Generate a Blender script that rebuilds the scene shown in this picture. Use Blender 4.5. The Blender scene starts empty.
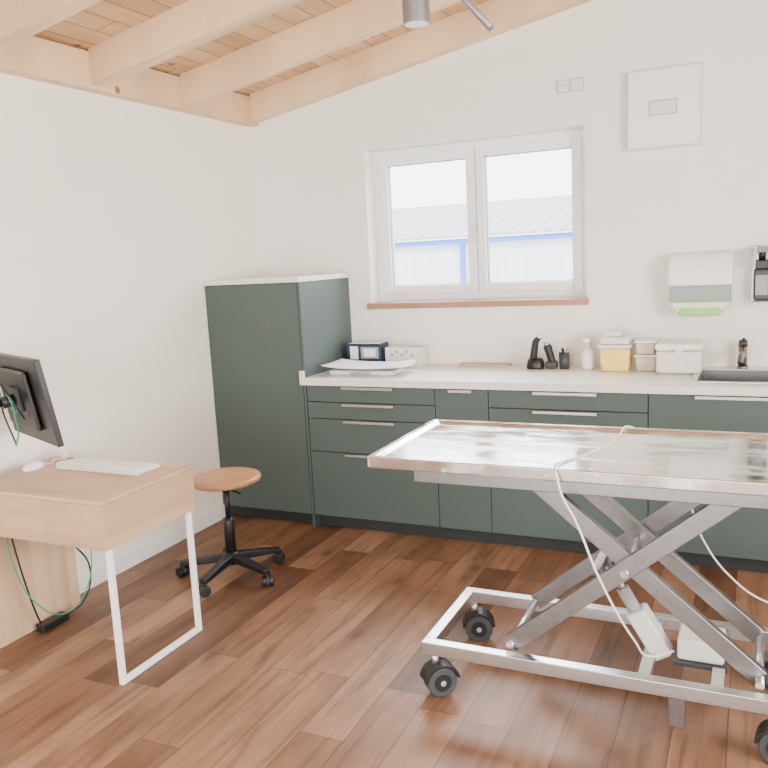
import bpy, bmesh, math, random
from mathutils import Vector, Matrix
random.seed(3)
D=bpy.data; S=bpy.context.scene
def link(o): S.collection.objects.link(o); return o
def lin(c): return tuple(((v/255)/12.92 if v/255<=.04045 else ((v/255+.055)/1.055)**2.4) for v in c)+(1,)
# ---------------- materials
class NT:
    def __init__(s,m): s.t=m.node_tree; s.b=s.t.nodes['Principled BSDF']
    def n(s,ty,**k):
        x=s.t.nodes.new(ty)
        for a,v in k.items(): setattr(x,a,v)
        return x
    def l(s,a,b): s.t.links.new(a,b)
    def m(s,op,a,b=None):
        x=s.n('ShaderNodeMath',operation=op)
        for i,v in enumerate((a,b)):
            if v is None: continue
            if isinstance(v,(int,float)): x.inputs[i].default_value=v
            else: s.l(v,x.inputs[i])
        return x.outputs[0]
    def ramp(s,fac,cols):
        r=s.n('ShaderNodeValToRGB'); e=r.color_ramp.elements
        while len(e)<len(cols): e.new(.5)
        for i,(p,c) in enumerate(cols): e[i].position=p; e[i].color=c
        s.l(fac,r.inputs[0]); return r.outputs[0]
    def mix(s,fac,a,b,mode='MIX'):
        x=s.n('ShaderNodeMix',data_type='RGBA',blend_type=mode)
        for i,v in ((0,fac),(6,a),(7,b)):
            if isinstance(v,(int,float,tuple)): x.inputs[i].default_value=v
            else: s.l(v,x.inputs[i])
        return x.outputs[2]
def mat(name,col,rough=.5,metal=0,var=.03,scale=20,bump=0,spec=.5,**kw):
    m=D.materials.new(name); m.use_nodes=True; t=NT(m); c=lin(col)
    tc=t.n('ShaderNodeTexCoord'); no=t.n('ShaderNodeTexNoise'); no.inputs['Scale'].default_value=scale; no.inputs['Detail'].default_value=4
    t.l(tc.outputs['Object'],no.inputs['Vector'])
    lo=tuple(v*(1-var*2) for v in c[:3])+(1,); hi=tuple(min(1,v*(1+var*2)) for v in c[:3])+(1,)
    t.l(t.ramp(no.outputs[0],[(.3,lo),(.7,hi)]),t.b.inputs['Base Color'])
    t.b.inputs['Roughness'].default_value=rough; t.b.inputs['Metallic'].default_value=metal
    t.b.inputs['Specular IOR Level'].default_value=spec
    for k,v in kw.items(): t.b.inputs[k].default_value=v
    if bump:
        b=t.n('ShaderNodeBump'); b.inputs['Strength'].default_value=bump; b.inputs['Distance'].default_value=.002
        t.l(no.outputs[0],b.inputs['Height']); t.l(b.outputs[0],t.b.inputs['Normal'])
    return m
def planks(name,cols,w,L,along='Y',rough=.4,gap=.004,gscale=1,knots=False,gapdark=.45,contrast=.35,kc=(150,88,50),ks=(7.,4.),kr=(.07,.13),spec=.5,kf=1.):
    m=D.materials.new(name); m.use_nodes=True; t=NT(m)
    tc=t.n('ShaderNodeTexCoord'); sp=t.n('ShaderNodeSeparateXYZ'); t.l(tc.outputs['Object'],sp.inputs[0])
    a,bb=(sp.outputs[0],sp.outputs[1]) if along=='Y' else (sp.outputs[1],sp.outputs[0])
    if along=='XZ': a,bb=sp.outputs[2],sp.outputs[0]
    u=t.m('DIVIDE',a,w); row=t.m('FLOOR',u)
    wn=t.n('ShaderNodeTexWhiteNoise',noise_dimensions='1D'); t.l(row,wn.inputs['W'])
    v=t.m('ADD',t.m('DIVIDE',bb,L),t.m('MULTIPLY',wn.outputs['Value'],7.3)); col=t.m('FLOOR',v)
    cb=t.n('ShaderNodeCombineXYZ'); t.l(row,cb.inputs[0]); t.l(col,cb.inputs[1])
    w2=t.n('ShaderNodeTexWhiteNoise',noise_dimensions='3D'); t.l(cb.outputs[0],w2.inputs['Vector'])
    base=t.ramp(w2.outputs['Value'],cols)
    off=t.m('MULTIPLY',w2.outputs['Value'],37.)
    c2=t.n('ShaderNodeCombineXYZ'); t.l(t.m('MULTIPLY',a,26*gscale),c2.inputs[0]); t.l(t.m('MULTIPLY',bb,1.7*gscale),c2.inputs[1]); t.l(off,c2.inputs[2])
    no=t.n('ShaderNodeTexNoise'); no.inputs['Scale'].default_value=1.; no.inputs['Detail'].default_value=7; no.inputs['Roughness'].default_value=.62; no.inputs['Distortion'].default_value=.6
    t.l(c2.outputs[0],no.inputs['Vector'])
    g=t.ramp(no.outputs[0],[(.3,(1-contrast,1-contrast*1.04,1-contrast*1.08,1)),(.5,(.93,.92,.91,1)),(.68,(1.0,1.0,1.0,1))])
    c=t.mix(1.,base,g,'MULTIPLY')
    c3=t.n('ShaderNodeCombineXYZ'); t.l(t.m('MULTIPLY',a,7.),c3.inputs[0]); t.l(t.m('MULTIPLY',bb,2.2),c3.inputs[1]); t.l(off,c3.inputs[2])
    n2=t.n('ShaderNodeTexNoise'); n2.inputs['Scale'].default_value=1.; n2.inputs['Detail'].default_value=4; t.l(c3.outputs[0],n2.inputs['Vector'])
    c=t.mix(1.,c,t.ramp(n2.outputs[0],[(.35,(1-contrast*.7,1-contrast*.75,1-contrast*.8,1)),(.62,(1,1,1,1))]),'MULTIPLY')
    if knots:
        vo=t.n('ShaderNodeTexVoronoi'); vo.inputs['Scale'].default_value=1.
        c4=t.n('ShaderNodeCombineXYZ'); t.l(t.m('MULTIPLY',a,ks[0]),c4.inputs[0]); t.l(t.m('MULTIPLY',bb,ks[1]),c4.inputs[1]); t.l(t.m('MULTIPLY',sp.outputs[2],4.),c4.inputs[2])
        t.l(c4.outputs[0],vo.inputs['Vector'])
        c=t.mix(t.ramp(vo.outputs['Distance'],[(kr[0],(kf,kf,kf,1)),(kr[1],(0,0,0,1))]),c,lin(kc))
    fu=t.m('FRACT',u); fv=t.m('FRACT',v)
    e1=t.m('MULTIPLY',t.m('MINIMUM',fu,t.m('SUBTRACT',1.,fu)),w)
    e2=t.m('MULTIPLY',t.m('MINIMUM',fv,t.m('SUBTRACT',1.,fv)),L)
    e=t.m('MINIMUM',e1,e2); ln=t.m('LESS_THAN',e,gap/2)
    c=t.mix(t.m('MULTIPLY',ln,gapdark),c,lin((45,25,15)))
    t.l(c,t.b.inputs['Base Color']); t.b.inputs['Specular IOR Level'].default_value=spec
    t.l(t.m('ADD',rough-.06,t.m('MULTIPLY',no.outputs[0],.14)),t.b.inputs['Roughness'])
    b=t.n('ShaderNodeBump'); b.inputs['Strength'].default_value=.25; b.inputs['Distance'].default_value=.002
    t.l(t.m('SUBTRACT',no.outputs[0],ln),b.inputs['Height']); t.l(b.outputs[0],t.b.inputs['Normal'])
    return m
M={}
M['wall']=mat('wall_paint',(243,238,229),.9,var=.006,scale=6,spec=.2)
M['wallb']=mat('wall_paint_back',(239,236,230),.9,var=.006,scale=6,spec=.2)
M['floor']=planks('floor_vinyl_wood',[(0,lin((112,80,60))),(.3,lin((134,98,75))),(.65,lin((150,113,89))),(1,lin((172,136,110)))],.165,1.2,'Y',.45,gap=.004,contrast=.5,gapdark=.6,knots=True,kc=(78,52,40),ks=(4.6,2.2),kr=(.02,.17),kf=.75,spec=.38)
M['pine']=planks('pine_boards',[(0,lin((206,166,124))),(.5,lin((218,180,138))),(1,lin((228,194,154)))],.12,3.4,'Y',.55,gap=.007,knots=True,contrast=.26,gapdark=.6,kc=(140,90,54))
M['beam']=planks('pine_beam',[(0,lin((230,196,156))),(1,lin((236,203,164)))],3.0,30,'X',.55,gap=0,knots=True,contrast=.24,gapdark=0,kr=(.05,.1))
M['beamY']=planks('pine_beam_plate',[(0,lin((226,190,148))),(1,lin((232,198,158)))],3.0,30,'Y',.55,gap=0,knots=True,contrast=.24,gapdark=0,kr=(.05,.1))
M['oak']=planks('desk_oak',[(0,lin((198,164,132))),(1,lin((208,176,145)))],.11,2.5,'X',.5,gap=.0,contrast=.2,gapdark=0)
M['oakX']=planks('desk_oak_front',[(0,lin((192,156,124))),(1,lin((206,172,140)))],.3,.22,'XZ',.5,gap=.0,contrast=.2,gapdark=0)
M['green']=mat('cabinet_grey_green',(69,83,80),.5,var=.02,scale=60,bump=.05)
M['greend']=mat('cabinet_gap_dark',(24,30,29),.7)
M['plinth']=mat('plinth_dark',(34,38,38),.6)
M['counter']=mat('countertop_white',(228,224,219),.3,var=.01,scale=80)
M['white']=mat('white_plastic',(238,238,238),.35,var=.005)
M['offw']=mat('offwhite_plastic',(220,218,212),.4,var=.01)
M['pvc']=mat('window_pvc',(238,240,243),.35,var=.004)
M['wm']=mat('white_metal',(240,239,237),.35,var=.004)
M['alu']=mat('brushed_aluminium',(200,200,200),.32,1,var=.03,scale=90)
M['steel']=mat('stainless_steel',(142,141,141),.34,1,var=.04,scale=40)
M['black']=mat('black_plastic',(20,21,23),.42,var=.05)
M['dgrey']=mat('dark_grey_plastic',(56,58,62),.5,var=.05)
M['grey']=mat('grey_plastic',(150,152,154),.5)
M['sill']=mat('sill_wood',(160,118,98),.45,var=.08,scale=14)
M['seat']=planks('stool_wood',[(0,lin((190,140,98))),(1,lin((202,152,110)))],.5,3,'X',.4,gap=0,contrast=.3,gapdark=0)
M['yellow']=mat('yellow_plastic',(243,212,115),.4)
M['lgreen']=mat('light_green_paper',(160,208,130),.8)
M['gcable']=mat('green_cable',(40,150,105),.45)
M['smoke']=mat('smoked_window',(158,164,162),.2,var=.02)
M['lip']=mat('green_tinted_plastic',(196,214,184),.25,var=.02)
M['clear']=mat('frosted_clear_plastic',(214,205,190),.3)
M['blue']=mat('blue_trim',(60,120,220),.5)
M['lampg']=mat('lamp_grey',(135,136,138),.4,.6)
M['cardboard']=mat('beige_box',(190,170,150),.7)
M['navy']=mat('navy_print',(30,48,72),.5,var=.2)
# table top: wet brushed steel
m=D.materials.new('table_top_steel'); m.use_nodes=True; t=NT(m); tc=t.n('ShaderNodeTexCoord')
mp=t.n('ShaderNodeMapping'); mp.inputs['Scale'].default_value=(1.2,3.5,1); t.l(tc.outputs['Object'],mp.inputs[0])
no=t.n('ShaderNodeTexNoise'); no.inputs['Scale'].default_value=5; no.inputs['Detail'].default_value=8; t.l(mp.outputs[0],no.inputs['Vector'])
t.l(t.ramp(no.outputs[0],[(.35,lin((206,206,206))),(.7,lin((236,236,236)))]),t.b.inputs['Base Color']); t.b.inputs['Metallic'].default_value=.95
vo=t.n('ShaderNodeTexVoronoi'); vo.inputs['Scale'].default_value=22; t.l(tc.outputs['Object'],vo.inputs['Vector'])
drop=t.ramp(vo.outputs['Distance'],[(.1,(1,1,1,1)),(.22,(0,0,0,1))])
t.l(t.m('ADD',t.ramp(no.outputs[0],[(.42,(.08,.08,.08,1)),(.62,(.26,.26,.26,1))]),t.m('MULTIPLY',drop,.12)),t.b.inputs['Roughness'])
b=t.n('ShaderNodeBump'); b.inputs['Strength'].default_value=.08; b.inputs['Distance'].default_value=.002; t.l(t.m('ADD',no.outputs[0],t.m('MULTIPLY',drop,.3)),b.inputs['Height']); t.l(b.outputs[0],t.b.inputs['Normal'])
M['tabletop']=m
# glass
m=D.materials.new('window_glass'); m.use_nodes=True; nt=m.node_tree; nt.nodes.clear()
o=nt.nodes.new('ShaderNodeOutputMaterial'); mx=nt.nodes.new('ShaderNodeMixShader'); tr=nt.nodes.new('ShaderNodeBsdfTransparent'); gl=nt.nodes.new('ShaderNodeBsdfGlossy')
gl.inputs['Roughness'].default_value=.02; mx.inputs[0].default_value=.05
nt.links.new(tr.outputs[0],mx.inputs[1]); nt.links.new(gl.outputs[0],mx.inputs[2]); nt.links.new(mx.outputs[0],o.inputs[0]); M['glass']=m
# corrugated
def corr(name,c0,c1,sc):
    m=D.materials.new(name); m.use_nodes=True; t=NT(m); tc=t.n('ShaderNodeTexCoord'); wv=t.n('ShaderNodeTexWave'); wv.inputs['Scale'].default_value=sc
    t.l(tc.outputs['Object'],wv.inputs['Vector']); t.l(t.ramp(wv.outputs[0],[(0,lin(c0)),(1,lin(c1))]),t.b.inputs['Base Color']); t.b.inputs['Roughness'].default_value=.8; return m
M['corr']=corr('corrugated_wall',(206,210,214),(216,220,224),1.6)
M['roof']=corr('corrugated_roof',(150,156,164),(172,178,186),1.1)
# ---------------- geometry helpers
def group(name,loc=(0,0,0)):
    e=D.objects.new(name,None); e.location=loc; e.empty_display_size=.1; return link(e)
def finish(o,parent,bevel,smooth,seg=3):
    if bevel:
        b=o.modifiers.new('bevel','BEVEL'); b.width=bevel; b.segments=seg; b.limit_method='ANGLE'; b.harden_normals=False
    if smooth or bevel:
        for p in o.data.polygons: p.use_smooth=True
        if not smooth: o.modifiers.new('wn','WEIGHTED_NORMAL')
    if parent:
        o.parent=parent; o.matrix_parent_inverse=Matrix.Translation(-Vector(parent.location))
    return o
def mesh(name,vs,fs,mt,parent=None,bevel=0,smooth=False,seg=3):
    me=D.meshes.new(name); me.from_pydata([tuple(v) for v in vs],[],fs); me.update()
    bm=bmesh.new(); bm.from_mesh(me); bmesh.ops.recalc_face_normals(bm,faces=bm.faces); bm.to_mesh(me); bm.free()
    me.materials.append(M[mt] if isinstance(mt,str) else mt)
    o=link(D.objects.new(name,me)); return finish(o,parent,bevel,smooth,seg)
BF=[(0,1,3,2),(4,6,7,5),(0,4,5,1),(2,3,7,6),(0,2,6,4),(1,5,7,3)]
def bv(x,y,z): return [(a,b,c) for a in x for b in y for c in z]
def box(name,x,y,z,mt,parent=None,bevel=0): return mesh(name,bv(x,y,z),BF,mt,parent,bevel)
def boxes(name,lst,mt,parent=None,bevel=0):
    vs=[];fs=[]
    for x,y,z in lst:
        k=len(vs); vs+=bv(x,y,z); fs+=[tuple(i+k for i in f) for f in BF]
    return mesh(name,vs,fs,mt,parent,bevel)
def prism(name,poly,y0,y1,mt,parent=None,axis='Y',bevel=0):
    n=len(poly)
    f=(lambda p,q:(p[0],q,p[1])) if axis=='Y' else ((lambda p,q:(q,p[0],p[1])) if axis=='X' else (lambda p,q:(p[0],p[1],q)))
    vs=[f(p,y0) for p in poly]+[f(p,y1) for p in poly]
    fs=[tuple(range(n)),tuple(range(n,2*n))]+[(i,(i+1)%n,(i+1)%n+n,i+n) for i in range(n)]
    return mesh(name,vs,fs,mt,parent,bevel)
def frame3(d,ref=None):
    d=Vector(d).normalized(); r=Vector(ref) if ref else (Vector((0,0,1)) if abs(d.z)<.9 else Vector((1,0,0)))
    a=r.cross(d).normalized(); b=d.cross(a); return d,a,b
def bar(name,p0,p1,w,h,mt,parent=None,bevel=.002,ref=None):
    p0,p1=Vector(p0),Vector(p1); d,a,b=frame3(p1-p0,ref)
    vs=[p+a*i*w/2+b*j*h/2 for p in (p0,p1) for i in (-1,1) for j in (-1,1)]
    return mesh(name,vs,BF,mt,parent,bevel)
def cyl(name,p0,p1,r,mt,parent=None,r2=None,n=32,bevel=0):
    p0,p1=Vector(p0),Vector(p1); d,a,b=frame3(p1-p0); r2=r if r2 is None else r2
    vs=[p+(a*math.cos(2*math.pi*i/n)+b*math.sin(2*math.pi*i/n))*rr for p,rr in ((p0,r),(p1,r2)) for i in range(n)]
    fs=[tuple(range(n)),tuple(range(n,2*n))]+[(i,(i+1)%n,(i+1)%n+n,i+n) for i in range(n)]
    o=mesh(name,vs,fs,mt,parent,bevel)
    for p in o.data.polygons: p.use_smooth=len(p.vertices)==4
    return o
def lathe(name,prof,c,mt,parent=None,n=40,sx=1,sy=1):
    vs=[];fs=[]
    for r,z in prof:
        for i in range(n):
            t=2*math.pi*i/n; vs.append((c[0]+r*sx*math.cos(t),c[1]+r*sy*math.sin(t),c[2]+z))
    m_=len(prof)
    for k in range(m_-1):
        for i in range(n): fs.append((k*n+i,k*n+(i+1)%n,(k+1)*n+(i+1)%n,(k+1)*n+i))
    fs.append(tuple(range(n))); fs.append(tuple(range((m_-1)*n,m_*n)))
    o=mesh(name,vs,fs,mt,parent)
    for p in o.data.polygons: p.use_smooth=len(p.vertices)==4
    return o
def tube(name,pts,r,mt,parent=None,smooth=True,cyc=False):
    cu=D.curves.new(name,'CURVE'); cu.dimensions='3D'; cu.bevel_depth=r; cu.bevel_resolution=4; cu.use_fill_caps=True
    if smooth:
        s=cu.splines.new('BEZIER'); s.bezier_points.add(len(pts)-1)
        for b,p in zip(s.bezier_points,pts): b.co=p; b.handle_left_type=b.handle_right_type='AUTO'
        s.resolution_u=12
    else:
        s=cu.splines.new('POLY'); s.points.add(len(pts)-1)
        for b,p in zip(s.points,pts): b.co=tuple(p)+(1,)
    s.use_cyclic_u=cyc
    o=D.objects.new(name,cu); link(o); dg=bpy.context.evaluated_depsgraph_get()
    me=D.meshes.new_from_object(o.evaluated_get(dg)); D.objects.remove(o)
    me.materials.clear(); me.materials.append(M[mt])
    o=link(D.objects.new(name,me)); 
    for p in me.polygons: p.use_smooth=True
    return finish(o,parent,0,False)
# ---------------- room
RX,RY=5.4,-6.4; sl=.179; zb=2.458; zc=2.63
WX=(.82,2.163); WZ=(1.262,2.233)
def ct(x): return zc+sl*x
box('floor',(-.2,RX+.2),(RY-.2,.3),(-.1,0),'floor')
def wallprism(polys,name,mt,y0,y1,axis='Y'):
    vs=[];fs=[]
    for poly in polys:
        n=len(poly);k=len(vs)
        f=(lambda p,q:(p[0],q,p[1])) if axis=='Y' else (lambda p,q:(q,p[0],p[1]))
        vs+=[f(p,y0) for p in poly]+[f(p,y1) for p in poly]
        fs+=[tuple(k+i for i in range(n)),tuple(k+n+i for i in range(n))]+[(k+i,k+(i+1)%n,k+(i+1)%n+n,k+i+n) for i in range(n)]
    return mesh(name,vs,fs,mt)
wallprism([[(-.2,0),(WX[0],0),(WX[0],ct(WX[0])),(-.2,ct(-.2))],[(WX[1],0),(RX+.2,0),(RX+.2,ct(RX+.2)),(WX[1],ct(WX[1]))],
 [(WX[0],0),(WX[1],0),(WX[1],WZ[0]),(WX[0],WZ[0])],[(WX[0],WZ[1]),(WX[1],WZ[1]),(WX[1],ct(WX[1])),(WX[0],ct(WX[0]))]],'wall_back','wallb',0,.3)
box('wall_left',(-.2,0),(RY,0),(0,zc),'wall')
ry0,ry1,rz0,rz1=-4.9,-2.3,.9,2.4  # unseen opening in the right wall, added for an area light
wallprism([[(RY,0),(ry0,0),(ry0,3.6),(RY,3.6)],[(ry1,0),(0,0),(0,3.6),(ry1,3.6)],[(ry0,0),(ry1,0),(ry1,rz0),(ry0,rz0)],[(ry0,rz1),(ry1,rz1),(ry1,3.6),(ry0,3.6)]],'wall_right','wall',RX,RX+.2,'X')
fx0,fx1,fz0,fz1=.9,3.5,.2,2.3  # unseen opening behind the camera, added for an area light
wallprism([[(-.2,0),(fx0,0),(fx0,ct(fx0)),(-.2,ct(-.2))],[(fx1,0),(RX+.2,0),(RX+.2,ct(RX+.2)),(fx1,ct(fx1))],[(fx0,0),(fx1,0),(fx1,fz0),(fx0,fz0)],[(fx0,fz1),(fx1,fz1),(fx1,ct(fx1)),(fx0,ct(fx0))]],'wall_front','wall',RY-.2,RY)
mesh('ceiling',[(x,y,ct(x)+d) for x in(-.2,RX+.2) for y in (RY-.2,.3) for d in (0,.08)],BF,'pine')
for y in [-.088-.684*i for i in range(9)]:
    x0,x1=.075,RX; w=.09
    mesh('ceiling_beam',[(x,yy,zz+sl*x) for x in (x0,x1) for yy in (y,min(y+w,-.001)) for zz in (zb+.004,zc)],BF,'beam',None,.003)
mesh('wall_plate_beam',bv((.001,.075),(RY,-.001),(zb,zc+.0)),BF,'beamY',None,.003)
box('baseboard_left',(.001,.014),(RY,-.65),(0,.075),'white',None,.003)
box('baseboard_right',(RX-.014,RX-.001),(RY,-.01),(0,.075),'white')
# windows
def window(name,W,Z,y0,handle=True):
    g=group(name,((W[0]+W[1])/2,y0,Z[0])); yf=(y0,y0+.07)
    a=.05
    boxes('outer_frame',[((W[0],W[0]+a),yf,Z),((W[1]-a,W[1]),yf,Z),((W[0]+a,W[1]-a),yf,(Z[0],Z[0]+a)),((W[0]+a,W[1]-a),yf,(Z[1]-a,Z[1]))],'pvc',g,.004)
    mid=(W[0]+W[1])/2; ys=(y0-.018,y0+.05); s=.055
    for i,(l,r) in enumerate(((W[0]+a-.008,mid-.002),(mid+.002,W[1]-a+.008))):
        b0,b1=Z[0]+a-.008,Z[1]-a+.008
        boxes('sash_%d'%(i+1),[((l,l+s),ys,(b0,b1)),((r-s,r),ys,(b0,b1)),((l+s,r-s),ys,(b0,b0+s)),((l+s,r-s),ys,(b1-s,b1))],'pvc',g,.006)
        bt=.005
        boxes('gasket_%d'%(i+1),[((l+s,l+s+bt),(y0-.0,y0+.03),(b0+s,b1-s)),((r-s-bt,r-s),(y0-.0,y0+.03),(b0+s,b1-s)),((l+s,r-s),(y0-.0,y0+.03),(b0+s,b0+s+bt)),((l+s,r-s),(y0-.0,y0+.03),(b1-s-bt,b1-s))],'grey',g)
        box('glass_%d'%(i+1),(l+s-.005,r-s+.005),(y0+.015,y0+.021),(b0+s-.005,b1-s+.005),'glass',g)
    if handle:
        hx=mid+.028; hz=.06; box('handle_plate',(hx-.014,hx+.014),(y0-.03,y0-.0181),(1.62+hz,1.70+hz),'offw',g,.004)
        cyl('handle_neck',(hx,y0-.03,1.68+hz),(hx,y0-.058,1.68+hz),.009,'offw',g)
        box('handle_lever',(hx-.01,hx+.01),(y0-.068,y0-.052),(1.57+hz,1.695+hz),'offw',g,.005)
window('window_1',WX,(WZ[0]+.03,WZ[1]),.13)
box('trim_1',(WX[0],WX[1]),(0.001,.13),(WZ[0],WZ[0]+.03),'sill')
box('trim_2',(WX[0]-.02,WX[1]+.012),(-.035,-.0005),(WZ[0]-.006,WZ[0]+.03),'sill',None,.004)
# ---------------- exterior
g=group('neighbouring_building',(-2,12,0))
box('facade',(-14,8),(12,12.2),(-1,1.87),'corr',g); 
box('eave_trim',(-14,8),(11.9,12.0),(1.79,1.89),'blue',g)
mesh('roof',[(x,y,z+d) for x in (-14,8) for y,z in ((11.85,1.91),(17,2.9)) for d in (0,.05)],BF,'roof',g)
for i,x in enumerate((-2.74,3.2,-8.7)): box('post_%d'%i,(x-.045,x+.045),(11.9,12.0),(-1,1.79),'blue',g)
box('exterior_ground',(-30,30),(.31,60),(-1.1,-1),mat('asphalt',(190,190,188),.9))
# ---------------- tall cabinet
w=.666; F=-.618
g=group('tall_storage_cabinet',(w/2,F/2,0))
box('carcass',(.003,w-.018),(F+.022,-.003),(.08,1.46),'greend',g)
box('side_panel',(w-.017,w-.001),(F+.002,-.002),(.002,1.46),'green',g,.001)
box('door',(.004,w-.02),(F,F+.02),(.085,1.457),'green',g,.0015)
box('top_board',(.002,w+.006),(F-.02,-.002),(1.4605,1.49),'counter',g,.002)
box('plinth',(.003,w-.018),(F+.06,F+.075),(.002,.08),'plinth',g)
# ---------------- base cabinets
sx=(2.77,3.25); sy=(-.53,-.13)
g=group('kitchen_base_cabinets',(2.2,F/2,0))
X0=w+.003; XE=4.2
boxes('carcass',[((X0,sx[0]-.02),(F+.022,-.003),(.08,.868)),((sx[1]+.02,XE),(F+.022,-.003),(.08,.868)),((sx[0]-.02,sx[1]+.02),(F+.022,-.003),(.08,.70)),((sx[0]-.02,sx[1]+.02),(F+.022,F+.035),(.70,.868))],'greend',g)
box('plinth',(X0,XE),(F+.06,F+.075),(.002,.08),'plinth',g)
def front(n,x0,x1,z0,z1,hw=.16,hc=None):
    box('front_'+n,(x0+.002,x1-.002),(F,F+.02),(z0+.002,z1-.002),'green',g,.0015)
    if hw:
        c=(x0+x1)/2 if hc is None else hc
        boxes('handle_'+n,[((c-hw,c+hw),(F-.022,F-.0005),(z1-.008,z1-.0035)),((c-hw,c+hw),(F-.024,F-.020),(z1-.018,z1-.0035))],'alu',g,.0008)
zs=[.866,.769,.671,.475,.083]
for i in range(4): front('1%d'%i,X0,w+.8,zs[i+1],zs[i])
front('20',w+.8,w+1.1,.671,.866,.065); front('21',w+.8,w+1.1,.083,.671,.0)
front('30',w+1.1,w+1.9,.769,.866); front('31',w+1.1,w+1.9,.475,.769,.16); front('32',w+1.1,w+1.9,.083,.475,0)
front('40',w+1.9,w+2.7,.083,.866,.19); front('50',w+2.7,XE,.083,.866)
g=group('countertop',(2.3,-.3,.87))
boxes('slab',[((w+.0005,sx[0]),(F-.022,-.002),(.869,.908)),((sx[1],XE),(F-.022,-.002),(.869,.908)),(sx,(F-.022,sy[0]),(.869,.908)),(sx,(sy[1],-.002),(.869,.908))],'counter',g)
box('end_notch',(w-.028,w+.0),(F-.022,F-.0025),(.869,.95),'counter',g,.002)
g=group('kitchen_sink',(2.98,-.31,.9))
e=.02
boxes('rim',[((sx[0]-e,sx[0]+.008),(sy[0]-e,sy[1]+e),(.9085,.9165)),((sx[1]-.008,sx[1]+e),(sy[0]-e,sy[1]+e),(.9085,.9165)),((sx[0]+.008,sx[1]-.008),(sy[0]-e,sy[0]+.008),(.9085,.9165)),((sx[0]+.008,sx[1]-.008),(sy[1]-.008,sy[1]+e),(.9085,.9165))],'alu',g,.002)
q=.004
boxes('bowl',[((sx[0]+q,sx[0]+2*q),(sy[0]+q,sy[1]-q),(.74,.909)),((sx[1]-2*q,sx[1]-q),(sy[0]+q,sy[1]-q),(.74,.909)),((sx[0]+q,sx[1]-q),(sy[0]+q,sy[0]+2*q),(.74,.909)),((sx[0]+q,sx[1]-q),(sy[1]-2*q,sy[1]-q),(.74,.909)),((sx[0]+q,sx[1]-q),(sy[0]+q,sy[1]-q),(.735,.741))],'steel',g)
cyl('drain',(3.01,-.33,.741),(3.01,-.33,.745),.04,'alu',g)
g=group('faucet',(2.97,-.07,.908))
cyl('base',(2.97,-.07,.909),(2.97,-.07,.925),.028,'steel',g); cyl('body',(2.97,-.07,.92),(2.97,-.07,1.03),.022,'steel',g,n=24)
tube('spout',[(2.97,-.075,.985),(2.967,-.15,1.0),(2.963,-.23,.99),(2.96,-.25,.965)],.014,'steel',g); cyl('lever_cap',(2.97,-.07,1.03),(2.97,-.07,1.06),.024,'dgrey',g,r2=.02)
bar('lever',(2.97,-.07,1.055),(2.975,-.14,1.075),.016,.008,'dgrey',g)
# ---------------- counter objects
Z=.9085
g=group('baby_scale',(.97,-.42,Z))
box('base',(.76,1.17),(-.5,-.32),(Z,Z+.026),'offw',g,.01)
vs=[];nx,ny=24,10
for sgn in (0,1):
    for i in range(nx+1):
        for j in range(ny+1):
            u=i/nx*2-1; v=j/ny*2-1; h=.016*abs(u)**2.5+.012*abs(v)**3
            rx=1-.1*abs(v)**4
            vs.append((.975+u*.27*rx,-.41+v*.13,Z+.032+h+sgn*.008))
fs=[]
N=(nx+1)*(ny+1)
for i in range(nx):
    for j in range(ny):
        a=i*(ny+1)+j; fs.append((a,a+1,a+ny+2,a+ny+1)); fs.append((N+a,N+a+1,N+a+ny+2,N+a+ny+1))
for i in range(nx):
    for j in (0,ny):
        a=i*(ny+1)+j; b=a+ny+1; fs.append((a,b,N+b,N+a))
for j in range(ny):
    for i in (0,nx):
        a=i*(ny+1)+j; fs.append((a,a+1,N+a+1,N+a))
mesh('tray',vs,fs,'white',g,0,True)
box('display',(.9,1.03),(-.503,-.5),(Z+.005,Z+.021),'grey',g)
g=group('glove_box',(.84,-.13,Z))
box('carton',(.72,.955),(-.19,-.07),(Z,1.055),'navy',g,.002)
box('label',(.745,.80),(-.1915,-.1902),(.96,1.04),'white',g); box('print',(.82,.94),(-.1915,-.1902),(.965,1.035),'grey',g); box('print_photo',(.84,.92),(-.1925,-.1916),(.975,1.025),'white',g); box('top_label',(.73,.945),(-.18,-.08),(1.0552,1.0562),'white',g)
g=group('glove_box',(1.09,-.13,Z))
box('carton',(.975,1.2),(-.17,-.06),(Z,1.03),'offw',g,.002)
for i in range(5): cyl('opening_dot_%d'%i,(1.02+i*.033,-.1712,.985+.02*(i%2)),(1.02+i*.033,-.1702,.985+.02*(i%2)),.01,'grey',g,n=16)
g=group('wooden_tray',(1.55,-.05,Z)); box('plate',(1.42,1.72),(-.1,-.02),(Z,Z+.006),'cardboard',g,.001)
boxes('rim',[((1.42,1.72),(-.1,-.094),(Z+.006,Z+.014)),((1.42,1.72),(-.026,-.02),(Z+.006,Z+.014)),((1.42,1.426),(-.094,-.026),(Z+.006,Z+.014)),((1.714,1.72),(-.094,-.026),(Z+.006,Z+.014))],'cardboard',g)
g=group('hair_clipper_on_charger',(1.9,-.13,Z))
lathe('charger_base',[(.045,0),(.047,.012),(.04,.05),(.03,.06)],(1.90,-.14,Z),'black',g,sx=1.1)
cyl('clipper_body',(1.885,-.14,Z+.04),(1.905,-.15,Z+.16),.022,'black',g,r2=.018,bevel=.004)
cyl('clipper_neck',(1.905,-.15,Z+.155),(1.925,-.155,Z+.178),.019,'black',g,r2=.014,bevel=.003); box('clipper_head',(1.915,1.945),(-.166,-.142),(Z+.174,Z+.186),'alu',g,.003)
g=group('electric_shaver_charger',(1.98,-.12,Z))
box('charger_base',(1.955,2.018),(-.15,-.085),(Z,Z+.04),'dgrey',g,.008)
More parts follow.
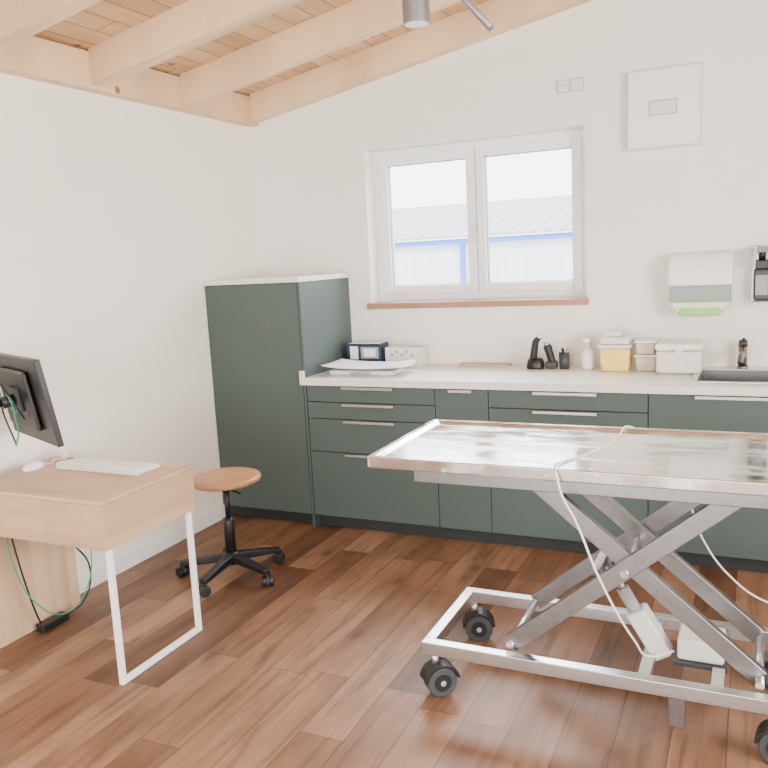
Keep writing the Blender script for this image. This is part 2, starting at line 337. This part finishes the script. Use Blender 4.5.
cyl('clipper_body',(1.99,-.12,Z+.036),(1.965,-.13,Z+.13),.02,'black',g,r2=.024,bevel=.004); cyl('clipper_head',(1.965,-.13,Z+.131),(1.962,-.132,Z+.148),.017,'alu',g)
g=group('pen_cup',(2.06,-.13,Z)); lathe('cup',[(.027,0),(.03,.09),(.026,.09),(.024,.01)],(2.06,-.13,Z),'dgrey',g)
for i,(a,b) in enumerate(((.01,.0),(-.01,.01),(0,-.012))): cyl('pen_%d'%i,(2.06+a*.3,-.13+b*.3,Z+.015),(2.06+a*1.6,-.13+b*1.6,Z+.115),.004,'black' if i else 'alu',g,n=10)
g=group('spray_bottle',(2.19,-.13,Z)); lathe('bottle',[(.034,0),(.037,.01),(.037,.085),(.022,.108),(.014,.115),(.014,.125)],(2.19,-.13,Z),'white',g)
cyl('collar',(2.19,-.13,Z+.122),(2.19,-.13,Z+.145),.015,'offw',g); box('nozzle',(2.165,2.205),(-.141,-.119),(Z+.145,Z+.17),'white',g,.004); bar('trigger',(2.17,-.13,Z+.145),(2.16,-.13,Z+.12),.008,.005,'white',g)
g=group('sharps_container',(2.345,-.16,Z))
def taper(name,x,y,z,k,mt,g,bevel):
    cx,cy=sum(x)/2,sum(y)/2
    vs=[(cx+(a-cx)*(k if c==z[0] else 1),cy+(b-cy)*(k if c==z[0] else 1),c) for a in x for b in y for c in z]
    return mesh(name,vs,BF,mt,g,bevel)
taper('bin',(2.27,2.425),(-.23,-.1),(Z,Z+.125),.92,'yellow',g,.012)
box('lid',(2.262,2.433),(-.238,-.092),(Z+.1255,Z+.145),'offw',g,.006); taper('lid_upper',(2.275,2.42),(-.225,-.105),(Z+.1455,Z+.185),1.05,'offw',g,.01)
box('flap',(2.29,2.38),(-.2,-.13),(Z+.1855,Z+.215),'offw',g,.006)
g=group('storage_tub',(2.5,-.12,Z))
taper('tub_1',(2.45,2.555),(-.2,-.05),(Z,Z+.075),.92,'clear',g,.01); box('lid_1',(2.446,2.559),(-.205,-.045),(Z+.0755,Z+.088),'white',g,.004)
taper('tub_2',(2.452,2.55),(-.2,-.05),(Z+.0885,Z+.15),.92,'clear',g,.01); box('lid_2',(2.448,2.556),(-.205,-.045),(Z+.1505,Z+.163),'white',g,.004)
g=group('instrument_sterilizer_box',(2.67,-.21,Z))
box('body',(2.565,2.785),(-.3,-.12),(Z+.006,Z+.12),'offw',g,.014); box('lid',(2.56,2.79),(-.305,-.115),(Z+.122,Z+.158),'white',g,.014); box('feet',(2.58,2.77),(-.28,-.14),(Z,Z+.008),'grey',g)
box('latch',(2.655,2.695),(-.3085,-.3052),(Z+.1,Z+.135),'offw',g,.002)
# ---------------- wall devices
g=group('wall_fuse_box',(2.57,-.02,2.26))
box('housing',(2.389,2.755),(-.045,-.001),(2.065,2.464),'offw',g,.004); box('cover_door',(2.397,2.747),(-.053,-.0455),(2.073,2.456),'white',g,.003)
box('label_window',(2.505,2.635),(-.056,-.0532),(2.232,2.298),'offw',g,.002); boxes('label_frame',[((2.5,2.64),(-.057,-.0535),(2.228,2.232)),((2.5,2.64),(-.057,-.0535),(2.298,2.302)),((2.501,2.505),(-.057,-.0535),(2.232,2.298)),((2.635,2.639),(-.057,-.0535),(2.232,2.298))],'grey',g)
g=group('double_wall_socket',(2.09,-.01,2.44))
box('plate',(2.015,2.165),(-.01,-.001),(2.402,2.484),'white',g,.003)
for i,x in enumerate((2.053,2.127)):
    boxes('socket_frame_%d'%i,[((x-.033,x+.033),(-.0135,-.0102),(2.41,2.413)),((x-.033,x+.033),(-.0135,-.0102),(2.473,2.476)),((x-.033,x-.03),(-.0135,-.0102),(2.413,2.473)),((x+.03,x+.033),(-.0135,-.0102),(2.413,2.473))],'grey',g)
    cyl('socket_well_%d'%i,(x,-.0102,2.443),(x,-.0135,2.443),.02,'offw',g,n=24)
g=group('paper_towel_dispenser',(2.76,-.07,1.36))
prism('upper_cover',[(-.002,1.345),(-.13,1.345),(-.135,1.37),(-.13,1.46),(-.105,1.5),(-.07,1.517),(-.002,1.52)],2.605,2.918,'white',g,'X',.012)
prism('lower_window',[(-.002,1.345),(-.128,1.344),(-.12,1.285),(-.10,1.25),(-.002,1.245)],2.613,2.91,'smoke',g,'X',.01)
prism('bottom_lip',[(2.613,1.265),(2.91,1.265),(2.905,1.245),(2.87,1.215),(2.82,1.208),(2.70,1.208),(2.65,1.215),(2.618,1.245)],-.127,-.01,'lip',g,'Y',.006)
boxes('window_rim',[((2.612,2.912),(-.1335,-.1285),(1.335,1.345))],'grey',g,.001)
box('towel_stack',(2.66,2.865),(-.131,-.02),(1.193,1.238),'lgreen',g,.012); box('lock',(2.75,2.772),(-.1365,-.134),(1.44,1.455),'offw',g,.002)
g=group('soap_dispenser',(3.05,-.05,1.39))
box('back_plate',(3.0,3.1),(-.008,-.001),(1.25,1.535),'steel',g,.003)
boxes('bracket',[((3.0,3.1),(-.09,-.008),(1.522,1.535)),((3.0,3.006),(-.09,-.008),(1.43,1.522)),((3.094,3.1),(-.09,-.008),(1.43,1.522))],'steel',g,.002)
box('bottle',(3.012,3.088),(-.085,-.012),(1.262,1.42),'dgrey',g,.012); box('bottle_cap',(3.02,3.08),(-.08,-.015),(1.42,1.465),'black',g,.005); box('label',(3.022,3.078),(-.0865,-.0851),(1.29,1.39),'grey',g); cyl('pump_neck',(3.05,-.05,1.465),(3.05,-.05,1.52),.016,'black',g)
bar('elbow_lever',(3.05,-.085,1.53),(3.05,-.17,1.505),.05,.006,'steel',g); box('drip_shelf',(3.005,3.095),(-.09,-.008),(1.25,1.256),'steel',g)
# ---------------- desk
g=group('desk',(.48,-2.17,0))
dx=(.10,.865); dy=(-2.455,-1.925); T=.742; ab=.552
box('top_panel',dx,dy,(T-.016,T),'oak',g,.003)
boxes('drawer_box',[(dx,(dy[0],dy[0]+.018),(ab,T-.0165)),(dx,(dy[1]-.018,dy[1]),(ab,T-.0165)),((dx[1]-.018,dx[1]),(dy[0]+.018,dy[1]-.018),(ab,T-.0165)),((dx[0],dx[0]+.018),(dy[0]+.018,dy[1]-.018),(ab,T-.0165)),((dx[0]+.018,dx[1]-.018),(dy[0]+.018,dy[1]-.018),(ab+.002,ab+.014))],'oakX',g,.0015)
box('end_panel',(.10,.12),(dy[0]+.01,dy[1]-.0),(.002,ab-.001),'oak',g,.0015)
s=.022; lx=(.832,.832+s)
boxes('leg_frame',[(lx,(-2.43,-2.43+s),(.0015+s,ab-.0005)),(lx,(-1.965,-1.965+s),(.0015+s,ab-.0005)),(lx,(-2.43,-1.943),(.0015,.0015+s))],'wm',g,.003)
tube('cable_a',[(.165,-2.05,.02),(.2,-1.98,.06),(.21,-1.93,.2),(.2,-2.0,.34),(.18,-2.15,.5),(.15,-2.25,.55)],.004,'black',g)
tube('cable_b',[(.165,-2.2,.045),(.19,-2.24,.12),(.19,-2.28,.3),(.16,-2.3,.55)],.004,'black',g)
g=group('power_strip',(.165,-2.13,0)); box('body',(.14,.19),(-2.21,-2.06),(.0015,.038),'black',g,.006); box('switch',(.155,.175),(-2.085,-2.07),(.038,.042),'dgrey',g,.001)
g=group('network_cable',(.22,-2.1,.2)); tube('cord',[(.21,-2.36,.545),(.215,-2.34,.38),(.225,-2.25,.16),(.225,-2.1,.06),(.22,-1.97,.12),(.215,-1.915,.3),(.21,-1.925,.5)],.003,'gcable',g)
g=group('keyboard',(.53,-2.06,T)); zk=T+.001
mesh('case',[(x,y,z) for x in (.295,.745) for y,zt in ((-2.13,.026),(-1.985,.012)) for z in (zk,zk+zt)],BF,'offw',g,.003)
def kz(y): return zk+.026+(y+2.13)/.145*(-.014)
vs=[];fs=[]
for r in range(5):
    for c in range(18):
        x=.305+c*.0242; y=-2.122+r*.027
        k=len(vs); vs+=[(a,b,kz(b)+h) for a in (x,x+.02) for b in (y,y+.022) for h in (.0003,.005)]; fs+=[tuple(i+k for i in f) for f in BF]
mesh('keys',vs,fs,'white',g)
g=group('computer_mouse',(.18,-2.13,T)); 
lathe('shell',[(.03,.001),(.033,.006),(.031,.018),(.022,.028),(.01,.033),(.002,.034)],(.19,-2.16,T),'white',g,sy=1.6)
tube('cord',[(.19,-2.11,T+.01),(.2,-2.06,T+.004),(.16,-2.02,T+.004),(.2,-1.98,T+.004)],.003,'white',g)
g=group('barcode_scanner',(.2,-1.96,T)); 
prism('handset',[(.15,-1.955),(.19,-1.94),(.235,-1.95),(.245,-1.975),(.2,-1.965),(.16,-1.98)],T+.001,T+.035,'offw',g,'Z',.006)
# monitor
c0=Vector((.295,-2.24,1.084)); ux=Vector((.92,-.39,0)).normalized(); nb=Vector((-.39,-.92,0)).normalized(); up=Vector((0,0,1)); ti=math.radians(9)
up2=up*math.cos(ti)+nb*math.sin(ti); nb2=nb*math.cos(ti)-up*math.sin(ti)
def ml(x,d,h): return c0+ux*x+nb2*d+up2*h
def mbox(name,x,d,h,mt,g,b=.002): return mesh(name,[ml(a,q,c) for a in x for q in d for c in h],BF,mt,g,b)
g=group('computer_monitor',tuple(c0))
mbox('panel',(-.265,.265),(-.012,.012),(-.186,.172),'black',g,.004); mbox('screen',(-.255,.255),(-.0135,-.0125),(-.165,.162),'dgrey',g,.0)
mbox('back_bulge',(-.2,.15),(.0125,.035),(-.13,.12),'black',g,.012); mbox('vesa_plate',(-.05,.05),(.0355,.05),(-.05,.05),'dgrey',g)
p=ml(0,.05,0); j=Vector((.13,-2.52,1.07))
cyl('arm_head',p,p+nb2*.05,.025,'black',g); cyl('arm_link',p+nb2*.04,j,.016,'black',g); cyl('arm_joint',j-up*.04,j+up*.04,.022,'black',g); cyl('arm_wall_link',j,(.02,-2.56,1.07),.016,'black',g); box('wall_plate',(.001,.02),(-2.62,-2.5),(1.0,1.14),'black',g,.004)
tube('green_cable',[ml(-.02,.045,-.06),ml(-.03,.08,.0),ml(.02,.09,.08),ml(.06,.08,.02),ml(.04,.075,-.08),ml(.0,.07,-.14),ml(-.05,.08,-.2)],.0035,'gcable',g)
tube('black_cable',[ml(.05,.045,-.08),ml(.09,.07,-.02),ml(.05,.09,.07),ml(-.05,.08,.09),ml(-.09,.08,-.05),ml(-.08,.07,-.2)],.0035,'black',g)
# ---------------- stool
sc=(.615,-1.38)
g=group('swivel_stool',(sc[0],sc[1],0))
lathe('seat',[(.02,.0),(.165,.0),(.176,.006),(.181,.018),(.176,.03),(.16,.035),(.12,.033),(.001,.029)],(sc[0],sc[1],.496),'seat',g,n=56)
lathe('seat_plate',[(.1,.0),(.11,.006),(.11,.012)],(sc[0],sc[1],.483),'black',g); cyl('piston',(*sc,.28),(*sc,.482),.014,'black',g); lathe('column',[(.02,0),(.029,.0),(.026,.2),(.02,.22)],(*sc,.09),'black',g)
lathe('seat_cup',[(.02,0),(.03,.03),(.05,.035)],(*sc,.446),'black',g); bar('height_lever',(sc[0],sc[1],.465),(sc[0]+.13,sc[1]-.06,.462),.012,.006,'black',g)
lathe('hub',[(.03,0),(.045,.01),(.045,.05),(.03,.065)],(*sc,.065),'black',g)
for i in range(5):
    a=math.radians(58+72*i); dvec=Vector((math.cos(a),math.sin(a),0)); sd=Vector((-dvec.y,dvec.x,0)); b0=Vector((*sc,0))
    vs=[b0+dvec*r+sd*wd*q+Vector((0,0,z)) for r,wd,z0,z1 in ((.03,.026,.08,.122),(.27,.019,.06,.085)) for q in (-1,1) for z in (z0,z1)]
    mesh('leg_%d'%(i+1),vs,BF,'black',g,.006)
    e=b0+dvec*.262
    cyl('stem_%d'%(i+1),e+up*.04,e+up*.07,.008,'black',g,n=12)
    ax=Vector((math.cos(a+.9),math.sin(a+.9),0))
    for q in (-1,1): cyl('wheel_%d%s'%(i+1,'ab'[q>0]),e+ax*q*.006+up*.0285,e+ax*q*.027+up*.0285,.0275,'black',g,n=24,bevel=.004)
    cyl('hood_%d'%(i+1),e-ax*.0055+up*.03,e+ax*.0055+up*.03,.024,'dgrey',g,n=20)
# ---------------- exam table
g=group('veterinary_exam_table',(2.55,-1.87,0))
x0,x1,y0,y1,h=1.825,3.25,-2.185,-1.55,.905; lip=.024
def ring(x0,x1,y0,y1,z,r,n=6):
    o=[]
    for cx,cy,a0 in ((x1-r,y1-r,0),(x0+r,y1-r,90),(x0+r,y0+r,180),(x1-r,y0+r,270)):
        for i in range(n+1):
            a=math.radians(a0+90*i/n); o.append((cx+r*math.cos(a),cy+r*math.sin(a),z))
    return o
rings=[ring(x0+.05,x1-.05,y0+.05,y1-.05,h-.034,.012),ring(x0+.006,x1-.006,y0+.006,y1-.006,h-.04,.012),ring(x0,x1,y0,y1,h-.036,.014),ring(x0,x1,y0,y1,h-.003,.014),ring(x0+.004,x1-.004,y0+.004,y1-.004,h,.012),ring(x0+lip,x1-lip,y0+lip,y1-lip,h,.012),ring(x0+lip+.014,x1-lip-.014,y0+lip+.014,y1-lip-.014,h-.010,.012)]
nn=len(rings[0]); vs=[v for r in rings for v in r]; fs=[tuple(range(nn)),tuple(range((len(rings)-1)*nn,len(rings)*nn))]
for k in range(len(rings)-1):
    for i in range(nn): fs.append((k*nn+i,k*nn+(i+1)%nn,(k+1)*nn+(i+1)%nn,(k+1)*nn+i))
mesh('top_tray',vs,fs,'tabletop',g,.001,False)
zt0,zt1=.81,.868
boxes('top_frame',[((x0+.15,x1-.13),(y0+.06,y0+.09),(zt0,zt1)),((x0+.15,x1-.13),(y1-.09,y1-.06),(zt0,zt1)),((x0+.15,x0+.18),(y0+.09,y1-.09),(zt0,zt1)),((x1-.16,x1-.13),(y0+.09,y1-.09),(zt0,zt1)),((2.52,2.56),(y0+.09,y1-.09),(zt0+.01,zt1))],'steel',g,.003)
fz=(.165,.212); fy0,fy1=-2.105,-1.60; fxx0,fxx1=1.965,3.14; q=.04
boxes('base_frame',[((fxx0,fxx1),(fy0,fy0+q),fz),((fxx0,fxx1),(fy1-q,fy1),fz),((fxx0,fxx0+q),(fy0+q,fy1-q),fz),((fxx1-q,fxx1),(fy0+q,fy1-q),fz),((2.70,2.74),(fy0+q,fy1-q),(.166,.195)),((2.92,2.96),(fy0+q,fy1-q),(.166,.195))],'alu',g,.003)
ya,yb,yc,yd=-2.03,-1.995,-1.71,-1.675
A0,A1=(2.275,.225),(2.985,.81); B0,B1=(2.36,.81),(3.06,.225)
for nm,y in (('front',ya),('rear',yd)): bar('scissor_arm_rising_'+nm,(A0[0],y,A0[1]),(A1[0],y,A1[1]),.03,.058,'steel',g,ref=(0,0,1))
for nm,y in (('front',yb),('rear',yc)): bar('scissor_arm_falling_'+nm,(B0[0],y,B0[1]),(B1[0],y,B1[1]),.03,.058,'steel',g,ref=(0,0,1))
px=(A0[0]+A1[0])/2+.03; pz=.533
for nm,(X,Zz) in {'pivot_axle':(px,pz),'axle_lower_left':A0,'axle_upper_right':A1,'axle_upper_left':B0,'axle_lower_right':B1}.items(): cyl(nm,(X,ya-.022,Zz),(X,yd+.022,Zz),.013,'alu',g,n=20)
cyl('motor_rod',(2.56,-1.85,.50),(2.66,-1.85,.345),.014,'alu',g); cyl('motor_tube',(2.625,-1.85,.40),(2.725,-1.85,.23),.022,'grey',g); bar('motor_housing',(2.67,-1.85,.33),(2.765,-1.85,.175),.075,.07,'offw',g,bevel=.012); 
bar('cross_tube',(2.56,-1.98,.50),(2.56,-1.72,.50),.03,.03,'steel',g)
box('control_box',(2.81,2.955),(-1.91,-1.77),(.1965,.27),'offw',g,.01); box('control_box_base',(2.80,2.965),(-1.92,-1.76),(.18,.1965),'dgrey',g,.003)
box('stand_foot',(2.80,2.85),(-2.10,-2.05),(.065,.166),'steel',g,.003)
for i,(X,Y) in enumerate(((2.005,-2.075),(2.005,-1.63),(3.10,-2.075),(3.10,-1.63))):
    e=Vector((X,Y,0)); a=math.radians([-48,-70,-95,-60][i]); ax=Vector((math.cos(a),math.sin(a),0)); fw=Vector((-ax.y,ax.x,0)); R_=.056; wc=e+fw*.015+up*(R_+.001)
    cyl('caster_stem_%d'%(i+1),e+up*.11,e+up*.166,.014,'alu',g,n=20)
    for q in (-1,1):
        cyl('caster_wheel_%d%s'%(i+1,'ab'[q>0]),wc+ax*q*.008,wc+ax*q*.03,R_,'dgrey',g,n=36,bevel=.006)
        cyl('caster_cap_%d%s'%(i+1,'ab'[q>0]),wc+ax*q*.0302,wc+ax*q*.033,.032,'black',g,n=28); cyl('caster_bolt_%d%s'%(i+1,'ab'[q>0]),wc+ax*q*.033,wc+ax*q*.036,.01,'grey',g,n=16)
    vs=[];n=12
    for sd in (-.036,.036):
        for r in (R_+.002,R_+.011):
            for k in range(n+1):
                th=math.radians(10+160*k/n); vs.append(wc+ax*sd+fw*(r*math.cos(th))+up*(r*math.sin(th)))
    L=n+1; fs=[]
    for k in range(n):
        fs+= [(k,k+1,L+k+1,L+k),(2*L+k,2*L+k+1,3*L+k+1,3*L+k),(k,k+1,2*L+k+1,2*L+k),(L+k,L+k+1,3*L+k+1,3*L+k)]
    fs+=[(0,L,3*L,2*L),(n,L+n,3*L+n,2*L+n)]
    mesh('caster_hood_%d'%(i+1),vs,fs,'black',g,0,False)
zt=.899
tube('table_power_cord',[(2.66,-1.5,.80),(2.63,-1.53,.89),(2.60,-1.565,.9105),(2.59,-1.63,.902),(2.585,-1.75,zt),(2.54,-1.93,zt),(2.48,-2.06,zt),(2.465,-2.13,.903),(2.475,-2.18,.911),(2.485,-2.204,.885),(2.50,-2.208,.83),(2.537,-2.2,.753),(2.61,-2.2,.57),(2.70,-2.13,.356),(2.74,-2.0,.24),(2.80,-1.93,.235)],.0036,'offw',g)  # white power cord over the tray, kept in the table group
g=group('handset_cable',(2.9,-1.5,.5)); tube('cord',[(2.80,-1.6,.80),(2.82,-1.55,.65),(2.857,-1.54,.512),(2.98,-1.52,.334),(3.087,-1.52,.27),(3.2,-1.5,.25),(3.35,-1.45,.3)],.0036,'offw',g)  # white handset lead hanging behind the table
# ---------------- ceiling lamp
g=group('ceiling_spotlight',(1.93,-1.8,2.8)); 
cyl('spot_body',(1.925,-1.80,2.377),(1.925,-1.80,2.56),.048,'lampg',g,bevel=.003); cyl('spot_lens',(1.925,-1.80,2.3745),(1.925,-1.80,2.3765),.04,'white',g)
cyl('stem',(1.925,-1.80,2.56),(1.925,-1.80,2.974),.012,'lampg',g,n=16); cyl('canopy',(1.925,-1.80,2.945),(1.925,-1.80,2.97),.05,'lampg',g)
cyl('side_rod',(2.22,-1.885,2.296),(1.93,-1.78,2.64),.011,'lampg',g,n=16)
# ---------------- unseen window frames, added to go with the area lights
g=group('added_window_right',(RX+.1,-3.6,.9))
boxes('frame',[((RX+.05,RX+.12),(ry0,ry0+.07),(rz0,rz1)),((RX+.05,RX+.12),(ry1-.07,ry1),(rz0,rz1)),((RX+.05,RX+.12),(-3.64,-3.56),(rz0,rz1)),((RX+.05,RX+.12),(ry0+.07,ry1-.07),(rz0,rz0+.07)),((RX+.05,RX+.12),(ry0+.07,ry1-.07),(rz1-.07,rz1))],'pvc',g)
g=group('added_window_front',(2.2,RY-.1,.2))
boxes('frame',[((fx0,fx0+.07),(RY-.12,RY-.05),(fz0,fz1)),((fx1-.07,fx1),(RY-.12,RY-.05),(fz0,fz1)),((2.16,2.24),(RY-.12,RY-.05),(fz0,fz1)),((fx0+.07,fx1-.07),(RY-.12,RY-.05),(fz0,fz0+.07)),((fx0+.07,fx1-.07),(RY-.12,RY-.05),(fz1-.07,fz1))],'pvc',g)
# ---------------- lights
def area(name,loc,target,sx_,sy_,p,col):
    l=D.lights.new(name,'AREA'); l.shape='RECTANGLE'; l.size=sx_; l.size_y=sy_; l.energy=p; l.color=col
    o=link(D.objects.new(name,l)); o.location=loc; o.rotation_euler=(Vector(target)-Vector(loc)).to_track_quat('-Z','Y').to_euler(); return o
area('fill_right_opening',(RX+.22,-3.6,1.65),(0,-3.0,1.4),2.5,1.4,290,(1,.975,.94))  # added fill lamp just outside the made-up right opening
area('fill_front_opening',(2.2,RY-.22,1.25),(2.2,0,1.4),2.5,2.0,150,(1,.975,.94))  # added fill lamp just outside the made-up front opening
area('daylight_back_window',(1.5,1.3,2.9),(1.7,-.6,1.1),2.2,1.4,380,(.95,.98,1))
sn=D.lights.new('sun','SUN'); sn.energy=7; sn.angle=.05; so=link(D.objects.new('sun',sn)); so.location=(0,0,8); so.rotation_euler=Vector((.3,.55,-.9)).to_track_quat('-Z','Y').to_euler()
wd=D.worlds.new('World'); S.world=wd; wd.use_nodes=True; nt=wd.node_tree
bg=nt.nodes['Background']; bg.inputs[0].default_value=(.93,.96,1,1); bg.inputs[1].default_value=7.5
# ---------------- camera
cam=D.cameras.new('camera'); co=link(D.objects.new('camera',cam)); S.camera=co
yaw,pitch,roll=.4414,.1579,-.0513
f=Vector((-math.sin(yaw)*math.cos(pitch),math.cos(yaw)*math.cos(pitch),-math.sin(pitch))); r=Vector((math.cos(yaw),math.sin(yaw),0)); u=r.cross(f)
r2=r*math.cos(roll)+u*math.sin(roll); u2=-r*math.sin(roll)+u*math.cos(roll)
mw=Matrix((r2,u2,-f)).transposed().to_4x4(); mw.translation=(3.0228,-4.543,1.574); co.matrix_world=mw
cam.sensor_width=36; cam.lens=793.6/768*36; cam.clip_start=.05
